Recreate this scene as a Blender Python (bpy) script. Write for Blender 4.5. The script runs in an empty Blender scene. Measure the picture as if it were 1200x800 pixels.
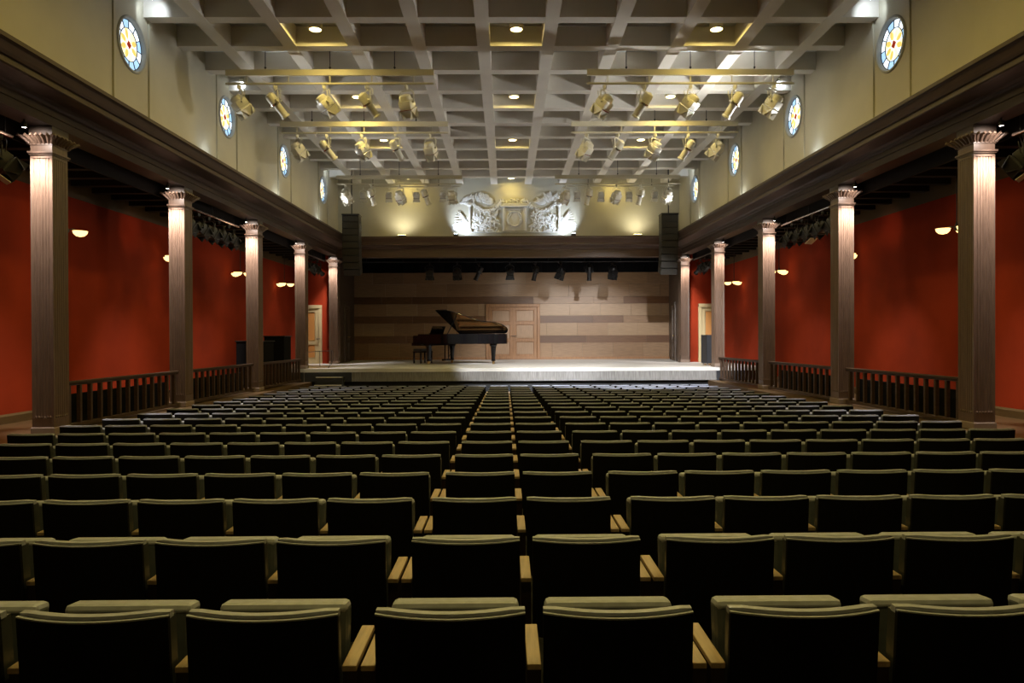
import bpy, bmesh, math, random
from mathutils import Vector, Matrix, Quaternion, Euler
random.seed(7)
C = bpy.context.scene.collection
PI = math.pi
CZ = 1.71                       # eye height; H below = metres above the eye
def z_(H): return CZ + H
TAPER = 0.01515
def hx(y): return 6.2047 - TAPER * y      # inner face of the colonnade, half width of the nave
def wx(y): return 7.75 - TAPER * y        # gallery wall
TA = math.atan(TAPER)
def floor_z(y): return -0.0247 * (y - 2.36)
STAGE = CZ - 0.87
GAL = CZ - 1.25

# ------------------------------------------------------------------ materials
def mat(name, col, rough=0.5, metal=0.0, var=0.0, scale=6.0, bump=0.0, stretch=None, spec=0.5, col2=None, coat=0.0):
    m = bpy.data.materials.new(name); m.use_nodes = True
    nt = m.node_tree; b = nt.nodes['Principled BSDF']
    b.inputs['Base Color'].default_value = (*col, 1); b.inputs['Roughness'].default_value = rough
    b.inputs['Metallic'].default_value = metal; b.inputs['Specular IOR Level'].default_value = spec
    b.inputs['Coat Weight'].default_value = coat
    if var or bump:
        tc = nt.nodes.new('ShaderNodeTexCoord'); mp = nt.nodes.new('ShaderNodeMapping')
        if stretch: mp.inputs['Scale'].default_value = stretch
        nz = nt.nodes.new('ShaderNodeTexNoise'); nz.inputs['Scale'].default_value = scale; nz.inputs['Detail'].default_value = 5
        nt.links.new(tc.outputs['Object'], mp.inputs['Vector']); nt.links.new(mp.outputs['Vector'], nz.inputs['Vector'])
        if var:
            r = nt.nodes.new('ShaderNodeValToRGB')
            c2 = col2 or tuple(min(1, c * (1 + var)) for c in col)
            c1 = tuple(c * (1 - var) for c in col) if col2 is None else col
            r.color_ramp.elements[0].position = 0.3; r.color_ramp.elements[1].position = 0.7
            r.color_ramp.elements[0].color = (*c1, 1); r.color_ramp.elements[1].color = (*c2, 1)
            nt.links.new(nz.outputs['Fac'], r.inputs['Fac']); nt.links.new(r.outputs['Color'], b.inputs['Base Color'])
        if bump:
            bp = nt.nodes.new('ShaderNodeBump'); bp.inputs['Strength'].default_value = bump; bp.inputs['Distance'].default_value = 0.02
            nt.links.new(nz.outputs['Fac'], bp.inputs['Height']); nt.links.new(bp.outputs['Normal'], b.inputs['Normal'])
    return m
def emit(name, col, strength):
    m = bpy.data.materials.new(name); m.use_nodes = True
    b = m.node_tree.nodes['Principled BSDF']
    b.inputs['Base Color'].default_value = (*[c * .6 for c in col], 1)
    b.inputs['Emission Color'].default_value = (*col, 1); b.inputs['Emission Strength'].default_value = strength
    return m

M = dict(
    plaster=mat('cream_plaster', (.52, .49, .38), .85, var=.05, scale=1.5, bump=.05),
    relief=mat('white_plaster', (.74, .73, .69), .85),
    ceiling=mat('grey_beam_paint', (.70, .66, .59), .75, var=.05, scale=2.0),
    coffer=mat('coffer_board', (.50, .53, .55), .8, var=.08, scale=3.0),
    column=mat('brown_column_wood', (.105, .067, .048), .42, var=.18, scale=7, stretch=(6, 6, .6)),
    column_dark=mat('dark_column_wood', (.05, .033, .024), .5),
    base=mat('brown_column_base', (.20, .15, .12), .6),
    trim=mat('brown_cornice_wood', (.052, .031, .020), .5, spec=.3, var=.2, scale=5, stretch=(5, .5, 5)),
    tend=mat('brown_proscenium_wood', (.075, .040, .026), .4, var=.2, scale=5, stretch=(.5, 5, 5)),
    red=mat('red_wall_paint', (.265, .030, .0095), .9, var=.24, scale=.7, spec=.12),
    olive=mat('olive_wall_band', (.085, .058, .024), .8),
    galceil=mat('dark_gallery_ceiling', (.011, .009, .008), .75, spec=.2),
    galfloor=mat('brown_gallery_boards', (.10, .06, .026), .45, var=.2, scale=5, stretch=(8, .5, 1)),
    carpet=mat('black_hall_floor', (.008, .008, .008), .8),
    stagefloor=mat('grey_stage_boards', (.62, .625, .635), .4, var=.08, scale=5, stretch=(.4, 10, 1)),
    fascia=mat('grey_brushed_fascia', (.21, .21, .215), .5, var=.3, scale=6, stretch=(7, 1, .6)),
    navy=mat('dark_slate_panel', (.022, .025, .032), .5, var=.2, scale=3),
    black=mat('black_paint', (.010, .010, .011), .5),
    drape=mat('black_drape', (.006, .006, .007), .95, spec=.1),
    blackgloss=mat('black_piano_lacquer', (.005, .005, .006), .12, spec=.35),
    felt=mat('black_seat_shell', (.0065, .0062, .006), .75, spec=.15),
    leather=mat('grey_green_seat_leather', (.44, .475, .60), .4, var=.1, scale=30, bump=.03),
    cushion=mat('slate_shaded_seat_leather', (.10, .115, .135), .4, var=.1, scale=30),  # seat leather darkened to imitate shade on the cushion sides
    leatherdk=mat('dark_seat_leather', (.05, .055, .055), .38, var=.1, scale=30),
    oak=mat('oak_armrest', (.51, .375, .245), .35, var=.15, scale=6, stretch=(12, 1, 3)),
    armpanel=mat('dark_red_brown_arm_panel', (.030, .014, .010), .45),
    gold=mat('gold_iron_plate', (.80, .46, .18), .4, metal=.5),
    sound=mat('amber_soundboard', (.78, .40, .14), .35),
    brass=mat('brass', (.65, .48, .2), .3, metal=1),
    chrome=mat('chrome', (.75, .75, .75), .2, metal=1),
    ivory=mat('ivory_keys', (.75, .72, .62), .3),
    lamp=mat('cream_lamp_housing', (.60, .58, .52), .32, var=.05, scale=9),
    bar=mat('cream_bar_paint', (.56, .52, .41), .5),
    darkmetal=mat('dark_metal', (.03, .03, .032), .4, metal=.4),
    lampblack=mat('black_lamp_housing', (.012, .012, .013), .4),
    gel=mat('white_lamp_gel', (.7, .68, .62), .6),
    array=mat('black_brown_speaker', (.017, .015, .012), .6, var=.1, scale=9),
    doorwood=mat('light_brown_door', (.27, .135, .058), .4, var=.2, scale=5, stretch=(6, 6, .6)),
    doorpanel=mat('pale_door_panel', (.30, .19, .115), .4, var=.15, scale=5, stretch=(6, 6, .6)),
    creamdoor=mat('cream_door_paint', (.50, .42, .24), .6),
    tandoor=mat('tan_door_panel', (.50, .24, .07), .5),
    darkdoor=mat('dark_brown_door', (.055, .034, .022), .45, var=.2, scale=5, stretch=(6, 6, .6)),
    winframe=mat('grey_window_reveal', (.42, .43, .41), .7),
    lead=mat('window_lead', (.015, .015, .02), .6),
    g_white=emit('white_lit_glass', (.80, .90, 1.0), 1.5),
    g_blue=emit('blue_lit_glass', (.40, .66, .95), 1.15),
    g_yellow=emit('yellow_lit_glass', (.92, .66, .16), 1.0),
    g_cream=emit('cream_lit_glass', (1.0, .90, .55), 1.3),
    g_red=emit('red_lit_glass', (.38, .02, .005), .7),
    bulb=emit('warm_downlight_lens', (1, .82, .32), 22),
    coldbulb=emit('cold_spot_lens', (.85, .93, 1), 20),
    bowl=emit('lit_alabaster_bowl', (1, .66, .24), 2.6),
    colbulb=emit('white_lamp_lens', (1, .95, .85), 22),
)
WOODS = []
for i, (c, v) in enumerate(((c_[0] * .66, c_[1] * .61, c_[2] * .54), v_) for c_, v_ in [((.40, .262, .160), .14), ((.34, .215, .128), .16), ((.45, .315, .205), .13), ((.37, .245, .155), .2), ((.20, .098, .045), .2), ((.16, .074, .033), .2)]):
    WOODS.append(mat('wall_veneer_' + 'abcdef'[i], c, .38, var=v, scale=4, stretch=(.7, 1, 7)))

# ------------------------------------------------------------------ mesh builder
class MB:
    def __init__(s): s.v = []; s.f = []; s.m = []; s.mi = 0; s.sm = []; s.smooth = False
    def add(s, vs, fs, T=None):
        o = len(s.v)
        for p in vs:
            p = Vector(p); s.v.append(tuple(T @ p if T else p))
        for f in fs:
            s.f.append([o + i for i in f]); s.m.append(s.mi); s.sm.append(s.smooth)
    def box(s, c, d, T=None, ch=0.0):
        x, y, z = d[0] / 2, d[1] / 2, d[2] / 2
        if ch <= 0:
            vs = [(c[0] + i * x, c[1] + j * y, c[2] + k * z) for i in (-1, 1) for j in (-1, 1) for k in (-1, 1)]
            s.add(vs, [(0, 1, 3, 2), (4, 6, 7, 5), (0, 4, 5, 1), (2, 3, 7, 6), (0, 2, 6, 4), (1, 5, 7, 3)], T)
        else:
            bm = bmesh.new(); bmesh.ops.create_cube(bm, size=1)
            for v in bm.verts: v.co = Vector((v.co.x * d[0], v.co.y * d[1], v.co.z * d[2]))
            bmesh.ops.bevel(bm, geom=bm.edges[:], offset=ch, segments=2, affect='EDGES', profile=.5)
            bm.verts.index_update()
            s.add([v.co + Vector(c) for v in bm.verts], [[v.index for v in f.verts] for f in bm.faces], T); bm.free()
    def loft(s, rings, cap=True, T=None, closed=True):
        n = len(rings[0]); vs = [p for r in rings for p in r]; fs = []
        for a in range(len(rings) - 1):
            for i in range(n if closed else n - 1):
                j = (i + 1) % n
                fs.append((a * n + i, a * n + j, (a + 1) * n + j, (a + 1) * n + i))
        if cap:
            fs.append(tuple(range(n - 1, -1, -1))); fs.append(tuple(range((len(rings) - 1) * n, len(rings) * n)))
        s.add(vs, fs, T)
    def prism(s, poly, z0, z1, T=None):
        s.loft([[(x, y, z0) for x, y in poly], [(x, y, z1) for x, y in poly]], True, T)
    def tube(s, p0, p1, r, n=10, r1=None, T=None):
        p0, p1 = Vector(p0), Vector(p1); d = (p1 - p0).normalized()
        u = d.orthogonal().normalized(); w = d.cross(u); r1 = r if r1 is None else r1
        s.loft([[p + (u * math.cos(2 * PI * i / n) + w * math.sin(2 * PI * i / n)) * q for i in range(n)] for p, q in ((p0, r), (p1, r1))], True, T)
    def path(s, pts, r, n=8, T=None):
        pts = [Vector(p) for p in pts]; rings = []; prev = None
        for i, p in enumerate(pts):
            d = (pts[min(i + 1, len(pts) - 1)] - pts[max(i - 1, 0)]).normalized()
            u = d.orthogonal().normalized() if prev is None else (prev - d * prev.dot(d)).normalized()
            prev = u; w = d.cross(u); q = r[i] if isinstance(r, (list, tuple)) else r
            rings.append([p + (u * math.cos(2 * PI * k / n) + w * math.sin(2 * PI * k / n)) * q for k in range(n)])
        s.loft(rings, True, T)
    def lathe(s, prof, n=20, T=None):
        s.loft([[(r * math.cos(2 * PI * i / n), r * math.sin(2 * PI * i / n), z) for i in range(n)] for r, z in prof], True, T)
    def ball(s, c, r, T=None, n=8, R=None):
        rings = []; vs = []
        r = r if isinstance(r, (tuple, list)) else (r, r, r)
        Rm = R or Matrix.Identity(3)
        for a in range(1, n // 2 + 1):
            th = PI * (a - .5) / (n // 2)
            rings.append([Vector(c) + Rm @ Vector((r[0] * math.sin(th) * math.cos(2 * PI * i / n), r[1] * math.sin(th) * math.sin(2 * PI * i / n), r[2] * math.cos(th))) for i in range(n)])
        s.loft(rings, True, T)
    def build(s, name, m, parent=None, loc=None, smooth=None):
        me = bpy.data.meshes.new(name); me.from_pydata(s.v, [], s.f)
        for x in (m if isinstance(m, (list, tuple)) else [m]): me.materials.append(x)
        me.polygons.foreach_set('material_index', s.m)
        me.polygons.foreach_set('use_smooth', [bool(a if smooth is None else smooth) for a in s.sm])
        bm = bmesh.new(); bm.from_mesh(me); bmesh.ops.recalc_face_normals(bm, faces=bm.faces); bm.to_mesh(me); bm.free()
        me.update()
        o = bpy.data.objects.new(name, me); C.objects.link(o)
        if parent: o.parent = parent
        if loc: o.location = loc
        if smooth:
            try: me.set_sharp_from_angle(angle=math.radians(40))
            except Exception: pass
        return o

def tag(o, label, cat=None, group=None, kind=None):
    o['label'] = label
    if cat: o['category'] = cat
    if group: o['group'] = group
    if kind: o['kind'] = kind
    return o
def thing(name, label, cat, loc=(0, 0, 0), rot=(0, 0, 0), group=None):
    o = bpy.data.objects.new(name, None); C.objects.link(o); o.empty_display_size = .1
    o.location = loc; o.rotation_euler = rot
    return tag(o, label, cat, group)
def struct(o, label): return tag(o, label, kind='structure')
def dup(root, loc, rot=None, label=None, group=None):
    r = root.copy(); C.objects.link(r); r.location = loc
    if rot is not None: r.rotation_euler = rot
    if label: r['label'] = label
    if group: r['group'] = group
    for ch in list(root.children):
        c = ch.copy(); C.objects.link(c); c.parent = r
        for g in list(ch.children):
            d = g.copy(); C.objects.link(d); d.parent = c
    return r
def one(fn, name, m, parent=None, smooth=None):
    b = MB(); fn(b); return b.build(name, m, parent, smooth=smooth)
def light(kind, name, loc, energy, col, size=.05, target=None, angle=None, blend=.5, rot=None):
    l = bpy.data.lights.new(name, kind); l.energy = energy; l.color = col
    if kind == 'SPOT':
        l.spot_size = math.radians(angle or 60); l.spot_blend = blend; l.shadow_soft_size = size
    elif kind == 'POINT': l.shadow_soft_size = size
    o = bpy.data.objects.new(name, l); C.objects.link(o); o.location = loc
    if target is not None: o.rotation_euler = (Vector(target) - Vector(loc)).to_track_quat('-Z', 'Y').to_euler()
    return o
ORD = ['first', 'second', 'third', 'fourth', 'fifth', 'sixth', 'seventh', 'eighth', 'ninth', 'tenth', 'eleventh', 'twelfth', 'thirteenth', 'fourteenth', 'fifteenth', 'sixteenth', 'seventeenth', 'eighteenth', 'nineteenth', 'twentieth']
SIDE = {-1: 'left', 1: 'right'}

# ------------------------------------------------------------------ camera
F = 850.0
cam = bpy.data.cameras.new('camera'); co = bpy.data.objects.new('camera', cam); C.objects.link(co)
cam.sensor_width = 36; cam.lens = F / 1200 * 36; cam.clip_start = .05; cam.clip_end = 200
CX = -.140
R = Matrix.Rotation(-math.atan(7.5 / F), 4, 'Z') @ Matrix.Rotation(PI / 2 - math.atan(4.5 / F), 4, 'X') @ Matrix.Rotation(math.radians(-.24), 4, 'Z')
co.matrix_world = Matrix.Translation((CX, 0, CZ)) @ R
bpy.context.scene.camera = co

# ------------------------------------------------------------------ room shell
Y0, YP = -4.0, 24.8      # rear wall, proscenium plane
HB, HC = 5.24, 5.60      # beam underside, coffer board
def f_floor(b):
    ys = [Y0, 2.36, 21]
    b.add([(-5.75, Y0, floor_z(Y0)), (5.75, Y0, floor_z(Y0)), (5.75, 22, floor_z(22)), (-5.75, 22, floor_z(22)),
           (-5.75, Y0, floor_z(Y0) - .1), (5.75, Y0, floor_z(Y0) - .1), (5.75, 22, floor_z(22) - .1), (-5.75, 22, floor_z(22) - .1)],
          [(0, 1, 2, 3), (4, 7, 6, 5), (0, 4, 5, 1), (2, 6, 7, 3), (1, 5, 6, 2), (0, 3, 7, 4)])
struct(one(f_floor, 'floor', M['carpet']), 'black sloping hall floor under the seats')
for s in (-1, 1):
    def f(b):
        b.add([(s * x, y, z) for y in (Y0, 20.9) for x in (5.70, wx(y) + .3) for z in (-.7, GAL)],
              [(0, 1, 3, 2), (4, 6, 7, 5), (0, 4, 5, 1), (2, 3, 7, 6), (0, 2, 6, 4), (1, 5, 7, 3)])
    struct(one(f, 'floor_' + SIDE[s], M['galfloor']), 'raised brown board floor of the ' + SIDE[s] + ' side gallery')
    # red wall
    def f(b):
        for (za, zb, m, t) in ((GAL - .2, z_(2.43), 0, 0), (z_(2.43), z_(3.2), 1, .012)):
            b.mi = m
            b.loft([[(s * (wx(y) - t), y, za), (s * (wx(y) + .25), y, za), (s * (wx(y) + .25), y, zb), (s * (wx(y) - t), y, zb)] for y in (Y0, YP + .2)])
    struct(one(f, 'wall_' + SIDE[s], [M['red'], M['olive']]), 'red painted ' + SIDE[s] + ' gallery wall with an olive band above')
    def f(b):
        b.loft([[(s * (wx(y) - .03), y, GAL - .02), (s * (wx(y) + .02), y, GAL - .02), (s * (wx(y) + .02), y, GAL + .14), (s * (wx(y) - .012), y, GAL + .14), (s * (wx(y) - .03), y, GAL + .11)] for y in (Y0, 20.88)])
    struct(one(f, 'baseboard_' + SIDE[s], M['galfloor']), 'brown skirting board along the ' + SIDE[s] + ' red wall')
    CYS = [9.55 + 3.77 * k for k in range(5)]
    # gallery ceiling with joists
    def f(b):
        b.loft([[(s * (hx(y) + .445), y, z_(2.95)), (s * (wx(y) + .1), y, z_(2.95)), (s * (wx(y) + .1), y, z_(3.2)), (s * (hx(y) + .445), y, z_(3.2))] for y in (Y0, YP)])
        b.loft([[(s * (hx(y) + .445), y, z_(2.60)), (s * (hx(y) + .475), y, z_(2.60)), (s * (hx(y) + .475), y, z_(3.1)), (s * (hx(y) + .445), y, z_(3.1))] for y in (Y0, YP)])
        y = -3.6
        while y < YP - .3:
            q = .48
            b.box((s * (hx(y) + wx(y) + q + .06) / 2, y, z_(2.80)), (wx(y) - hx(y) - q + .06, .14, .36)); y += .62
    struct(one(f, 'ceiling_' + SIDE[s], M['galceil']), 'dark joisted ceiling over the ' + SIDE[s] + ' gallery')
    # gallery end wall
    def f(b):
        b.box((s * 6.93, YP + .47, (z_(3.2) + STAGE - .3) / 2), (1.35, .2, z_(3.2) - STAGE + .3))
    struct(one(f, 'wall_back_' + SIDE[s], M['red']), 'red end wall of the ' + SIDE[s] + ' gallery beside the stage')

# clerestory walls with round openings
OC = [11.54 + 3.77 * i for i in range(-2, 4)]
OH, OR = 4.65, .385
def basis(s, y):
    """frame on the clerestory wall: +x into the nave, y along, z up"""
    return Matrix.Translation((s * hx(y), y, z_(OH))) @ Matrix.Rotation(-TA if s < 0 else PI + TA, 4, 'Z')
for s in (-1, 1):
    def f(b):
        N = 32; edges = [Y0] + [(OC[i] + OC[i + 1]) / 2 for i in range(len(OC) - 1)] + [YP + .1]
        P = lambda y, z: (s * hx(y), y, z)
        zb, zt = z_(3.2), z_(5.75)
        for i, oc in enumerate(OC):
            ya, yb = edges[i], edges[i + 1]; y1, y2 = oc - .55, oc + .55
            for (a, c) in ((ya, y1), (y2, yb)):
                if i == 0 and c == y1: pass
                b.add([P(a, zb), P(c, zb), P(c, zt), P(a, zt)], [(0, 1, 2, 3)])
            sq = []; ci = []
            for k in range(N):
                t = 2 * PI * k / N; c, sn = math.cos(t), math.sin(t)
                ci.append(P(oc + OR * c, z_(OH) + OR * sn))
                q = .55 / max(abs(c), abs(sn)); sq.append(P(oc + q * c, z_(OH) + q * sn))
            b.add(ci + sq, [(k, (k + 1) % N, N + (k + 1) % N, N + k) for k in range(N)])
            b.add([P(y1, zb), P(y2, zb), P(y2, z_(OH) - .55), P(y1, z_(OH) - .55)], [(0, 1, 2, 3)])
            b.add([P(y1, z_(OH) + .55), P(y2, z_(OH) + .55), P(y2, zt), P(y1, zt)], [(0, 1, 2, 3)])
    struct(one(f, 'wall_upper_' + SIDE[s], M['plaster']), 'cream clerestory wall above the ' + SIDE[s] + ' cornice')
    # slim strips beside each round window
    for i, oc in enumerate(OC[1:] if True else OC):
        T = basis(s, oc)
        def f(b):
            for d in (-.53, .53):
                b.box((.012, d, -.18), (.03, .05, 2.38), T)
                b.box((.02, d, 1.03), (.06, .08, .07), T)
        struct(one(f, 'trim_%d' % (10 + i + (0 if s < 0 else 6)), M['plaster']), 'slim cream wall strips flanking a round window on the %s wall' % SIDE[s])
# stained windows
def window(idx, s, y, label):
    w = bpy.data.objects.new('window_%d' % idx, None); C.objects.link(w); struct(w, label)
    w.matrix_world = basis(s, y); N = 32
    def fr(b):
        prof = [(OR, -.10), (OR + .05, -.10), (OR + .05, .015), (OR + .04, .028), (OR + .015, .028), (OR, .0)]
        rings = [[(h, r * math.cos(2 * PI * k / N), r * math.sin(2 * PI * k / N)) for r, h in prof] for k in range(N)]
        b.loft(rings + [rings[0]], False)
    one(fr, 'window_frame', M['winframe'], w, smooth=True)
    def gl(b):
        X = -.05
        def sector(r0, r1, a0, a1, m, x):
            b.mi = m; n = 4
            pts = [(x, r * math.cos(a0 + (a1 - a0) * k / n), r * math.sin(a0 + (a1 - a0) * k / n)) for r in (r0, r1) for k in range(n + 1)]
            b.add(pts, [(k, k + 1, n + 1 + k + 1, n + 1 + k) for k in range(n)])
        for k in range(12):
            a = 2 * PI * k / 12; mid = a + PI / 12
            m = 1 if (math.sin(mid) < .1 and k % 2 == 0) or k % 3 == 0 else 0
            sector(.258, OR, a + .02, a + 2 * PI / 12 - .02, m, X)
            sector(.02, .25, a, a + 2 * PI / 12, 3 if k % 2 else 0, X)
        b.mi = 2
        for k in range(8):                                            # petals
            a = 2 * PI * k / 8 + PI / 8; c = (.165 * math.cos(a), .165 * math.sin(a))
            pts = []
            for j in range(12):
                t = 2 * PI * j / 12; p, q = .075 * math.cos(t), .046 * math.sin(t)
                pts.append((X + .006, c[0] + p * math.cos(a) - q * math.sin(a), c[1] + p * math.sin(a) + q * math.cos(a)))
            b.mi = 2 if k not in (1, 6) else 3
            b.add(pts, [tuple(range(12))])
        b.mi = 4
        b.add([(X + .01, p, q) for p, q in ((.072, .012), (-.012, .072), (-.072, -.012), (.012, -.072))], [(0, 1, 2, 3)])
    one(gl, 'window_pane', [M['g_white'], M['g_blue'], M['g_yellow'], M['g_cream'], M['g_red']], w)
    def ld(b):
        X = -.043
        for k in range(12):
            a = 2 * PI * k / 12
            b.tube((X, .25 * math.cos(a), .25 * math.sin(a)), (X, OR * math.cos(a), OR * math.sin(a)), .006, 5)
        for r in (.254, OR - .004):
            b.path([(X, r * math.cos(2 * PI * k / 32), r * math.sin(2 * PI * k / 32)) for k in range(33)], .006, 5)
    one(ld, 'window_lead', M['lead'], w)
for s in (-1, 1):
    for i, y in enumerate(OC[2:]):
        window(1 + i + (0 if s < 0 else 4), s, y, 'round stained glass window, %s from the camera on the %s wall' % (ORD[i], SIDE[s]))

# coffered ceiling
BX = [.07 + 1.16 * (k - .5) for k in range(-4, 6)]
BY = [12.02 + 1.175 * k for k in range(-12, 12)]
def f(b):
    b.box((0, (Y0 + YP) / 2, z_(HC) + .06), (12.9, YP - Y0 + .4, .12))
struct(one(f, 'ceiling', M['coffer']), 'grey boards inside the ceiling coffers')
def f(b):
    for x in BX: b.box((x, (Y0 + YP) / 2, z_((HB + HC) / 2) + .01), (.23, YP - Y0, HC - HB + .02))
    for y in BY: b.box((0, y + .115 - .115, z_((HB + HC) / 2) + .013), (2 * hx(y) + .02, .23, HC - HB + .012))
struct(one(f, 'trim_30', M['ceiling']), 'grid of painted ceiling beams forming the coffers')

# entablatures
PROF = [(-.32, 2.79), (.015, 2.79), (.015, 2.90), (.032, 2.905), (.032, 2.985), (.06, 3.0), (.075, 3.03), (.12, 3.055), (.36, 3.085), (.375, 3.10), (.375, 3.165), (.40, 3.175), (.42, 3.21), (.455, 3.29), (.475, 3.31), (.49, 3.315), (.49, 3.365), (-.05, 3.385), (-.32, 3.385)]
for s in (-1, 1):
    def f(b): b.loft([[(s * (hx(y) - d), y, z_(h)) for d, h in PROF] for y in (Y0, YP - .3)])
    struct(one(f, 'trim_%d' % (1 if s < 0 else 2), M['trim']), 'dark brown moulded cornice beam above the %s row of columns' % SIDE[s])
def f(b):
    b.loft([[(x, YP - .33 - d * .9, z_(h if h > 2.8 else 2.72)) for d, h in PROF] for x in (-5.83, 5.83)])
struct(one(f, 'trim_3', M['tend']), 'dark brown moulded beam spanning the stage opening')

# upper wall above the stage
def f(b): b.box((0, YP + .15, z_(4.5)), (11.8, .3, 2.6))
struct(one(f, 'wall_front', M['plaster']), 'cream wall above the stage opening')
def f(b): b.box((0, Y0 - .1, z_(2)), (16, .2, 8.4))
struct(one(f, 'wall_rear', M['plaster']), 'cream wall behind the seats')

# ------------------------------------------------------------------ stage
YB = 29.0
def f(b):
    b.prism([(-5.92, 20.80), (5.92, 20.80), (5.92, 20.86), (7.6, 20.86), (7.45, YP + .42), (6.05, YP + .42), (6.75, YB + .2), (-6.55, YB + .2), (-5.95, YP + .42), (-7.45, YP + .42), (-7.6, 20.86), (-5.92, 20.86)], STAGE - .10, STAGE)
struct(one(f, 'floor_stage', M['stagefloor']), 'pale grey stage floor, brightest in the middle')
def f(b):
    b.box((0, 20.88, STAGE - .235), (11.84, .14, .27))
struct(one(f, 'trim_4', M['fascia']), 'grey brushed front edge of the stage')
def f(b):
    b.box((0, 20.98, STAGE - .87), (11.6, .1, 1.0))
    b.box((-5.22, 20.80, STAGE - .24), (1.34, .03, .27))  # dark facing panel imitates the unlit left end of the stage front
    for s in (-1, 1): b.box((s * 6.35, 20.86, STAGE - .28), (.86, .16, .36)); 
struct(one(f, 'trim_5', M['navy']), 'dark recessed plinth under the stage edge, with a panel imitating shade at the left')
# wood panelled back wall
def f(b):
    rows = [.66, .286, .51, .286, .48, .286, .51, .51, .286]; z = STAGE
    xa, xb = -6.5, 6.7
    for r, h in enumerate(rows):
        x = xa - random.uniform(0, 1.0)
        narrow = h < .3
        while x < xb:
            w = 1.22 if not narrow else random.choice([1.22, 2.4, 2.4])
            x0, x1 = max(x, xa), min(x + w, xb)
            if x1 > x0 + .02:
                b.mi = random.choice([4, 5, 4, 5, 1]) if narrow else random.choice([0, 1, 2, 2, 3, 0])
                b.box(((x0 + x1) / 2, YB + .05, z + h / 2), (x1 - x0 - .006, .1 + random.uniform(0, .004), h - .006))
            x += w
        z += h
    b.mi = 5; b.box((.1, YB + .13, STAGE + 1.9), (13.4, .1, 3.8))
struct(one(f, 'wall_stage', WOODS), 'wood veneer panelled wall behind the stage')
def f(b): b.box((.1, YB - .02, STAGE + .05), (13.1, .04, .10))
struct(one(f, 'baseboard_stage', M['doorwood']), 'plain wooden skirting under the panelled stage wall')
YS = 25.17
for s, xa, xb in ((-1, -5.86, -6.18), (1, 5.88, 6.42)):
    def f(b):
        b.add([(xa, YS, STAGE - .05), (xb, YB + .05, STAGE - .05), (xb, YB + .05, z_(3.2)), (xa, YS, z_(3.2)),
               (xa + s * .40, YS, STAGE - .05), (xb + s * .40, YB + .05, STAGE - .05), (xb + s * .40, YB + .05, z_(3.2)), (xa + s * .40, YS, z_(3.2))],
              [(0, 1, 2, 3), (4, 7, 6, 5), (0, 3, 7, 4), (1, 5, 6, 2), (0, 4, 5, 1), (3, 2, 6, 7)])
    struct(one(f, 'wall_stage_' + SIDE[s], M['darkdoor']), 'dark brown slanting side wall of the stage, ' + SIDE[s])
def f(b):
    b.box((.1, 27, z_(3.18)), (13.6, 4.8, .1))
struct(one(f, 'ceiling_stage', M['drape']), 'black ceiling over the stage')
one(lambda b: b.loft([[(-6.0 + 12.2 * i / 60, 28.75 + .03 * math.sin(i * 1.9) + t, z) for i in range(61)] + [(-6.0 + 12.2 * i / 60, 28.80 + .03 * math.sin(i * 1.9) + t, z) for i in range(60, -1, -1)] for t, z in ((0, z_(3.12)), (0, z_(2.58)))]),
    'stage_border', M['drape']); tag(bpy.data.objects['stage_border'], 'short black drape hanging along the top of the panelled wall', 'drape')

# doors
def panel_door(root, w, h, m1, m2, rows, knobx, mk, x0=0):
    """leaf standing at local x0..x0+w, front at -y"""
    def f(b):
        b.box((x0 + w / 2, .035, h / 2), (w, .05, h))
        st = .12
        zs = [0.0] + rows + [h]
        for xx in (x0 + st / 2, x0 + w - st / 2): b.box((xx, 0, h / 2), (st, .05, h), None, .006)
        for i, zz in enumerate(zs):
            c = min(max(zz, st * .6), h - st / 2); b.box((x0 + w / 2, 0, c), (w - 2 * st + .01, .048, st), None, .006)
    leaf = one(f, 'door_leaf', m1, root)
    def g(b):
        zs = [.13] + rows + [h - .06]
        for a, c in zip(zs[:-1], zs[1:]): b.box((x0 + w / 2, .006, (a + c) / 2), (w - .30, .018, c - a - .17), None, .006)
    one(g, 'door_panel', m2, leaf)
    def k(b): b.tube((knobx, -.02, h * .45), (knobx, -.08, h * .45), .014, 8); b.tube((knobx, -.075, h * .45), (knobx + .11, -.075, h * .45), .012, 8)
    one(k, 'door_handle', mk, leaf, smooth=True)
d = bpy.data.objects.new('door_1', None); C.objects.link(d); d.location = (.155, YB - .06, STAGE); struct(d, 'light brown panelled double door in the stage back wall')
def f(b):
    b.box((-1.02, -.01, 1.085), (.12, .10, 2.17), None, .01); b.box((1.02, -.01, 1.085), (.12, .10, 2.17), None, .01); b.box((0, -.01, 2.15), (2.16, .11, .13), None, .01)
one(f, 'door_frame', M['doorwood'], d)
panel_door(d, .955, 2.08, M['doorwood'], M['doorpanel'], [.77, 1.45], -.06, M['darkmetal'], -.955)
panel_door(d, .955, 2.08, M['doorwood'], M['doorpanel'], [.77, 1.45], .04, M['darkmetal'], 0)
for i, (x, s) in enumerate(((-6.95, -1), (7.02, 1))):
    d = bpy.data.objects.new('door_%d' % (2 + i), None); C.objects.link(d); d.location = (x, YP + .33, STAGE)
    struct(d, 'cream and tan door in the red end wall of the %s gallery' % SIDE[s])
    def f(b):
        for xx in (-.41, .41): b.box((xx, -.01, 1.0), (.11, .09, 2.0), None, .008)
        b.box((0, -.01, 1.96), (.93, .10, .12), None, .008)
    one(f, 'door_frame', M['creamdoor'], d)
    panel_door(d, .72, 1.9, M['creamdoor'], M['tandoor'], [.72], .30 if s < 0 else -.30, M['darkmetal'], -.36)
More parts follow.
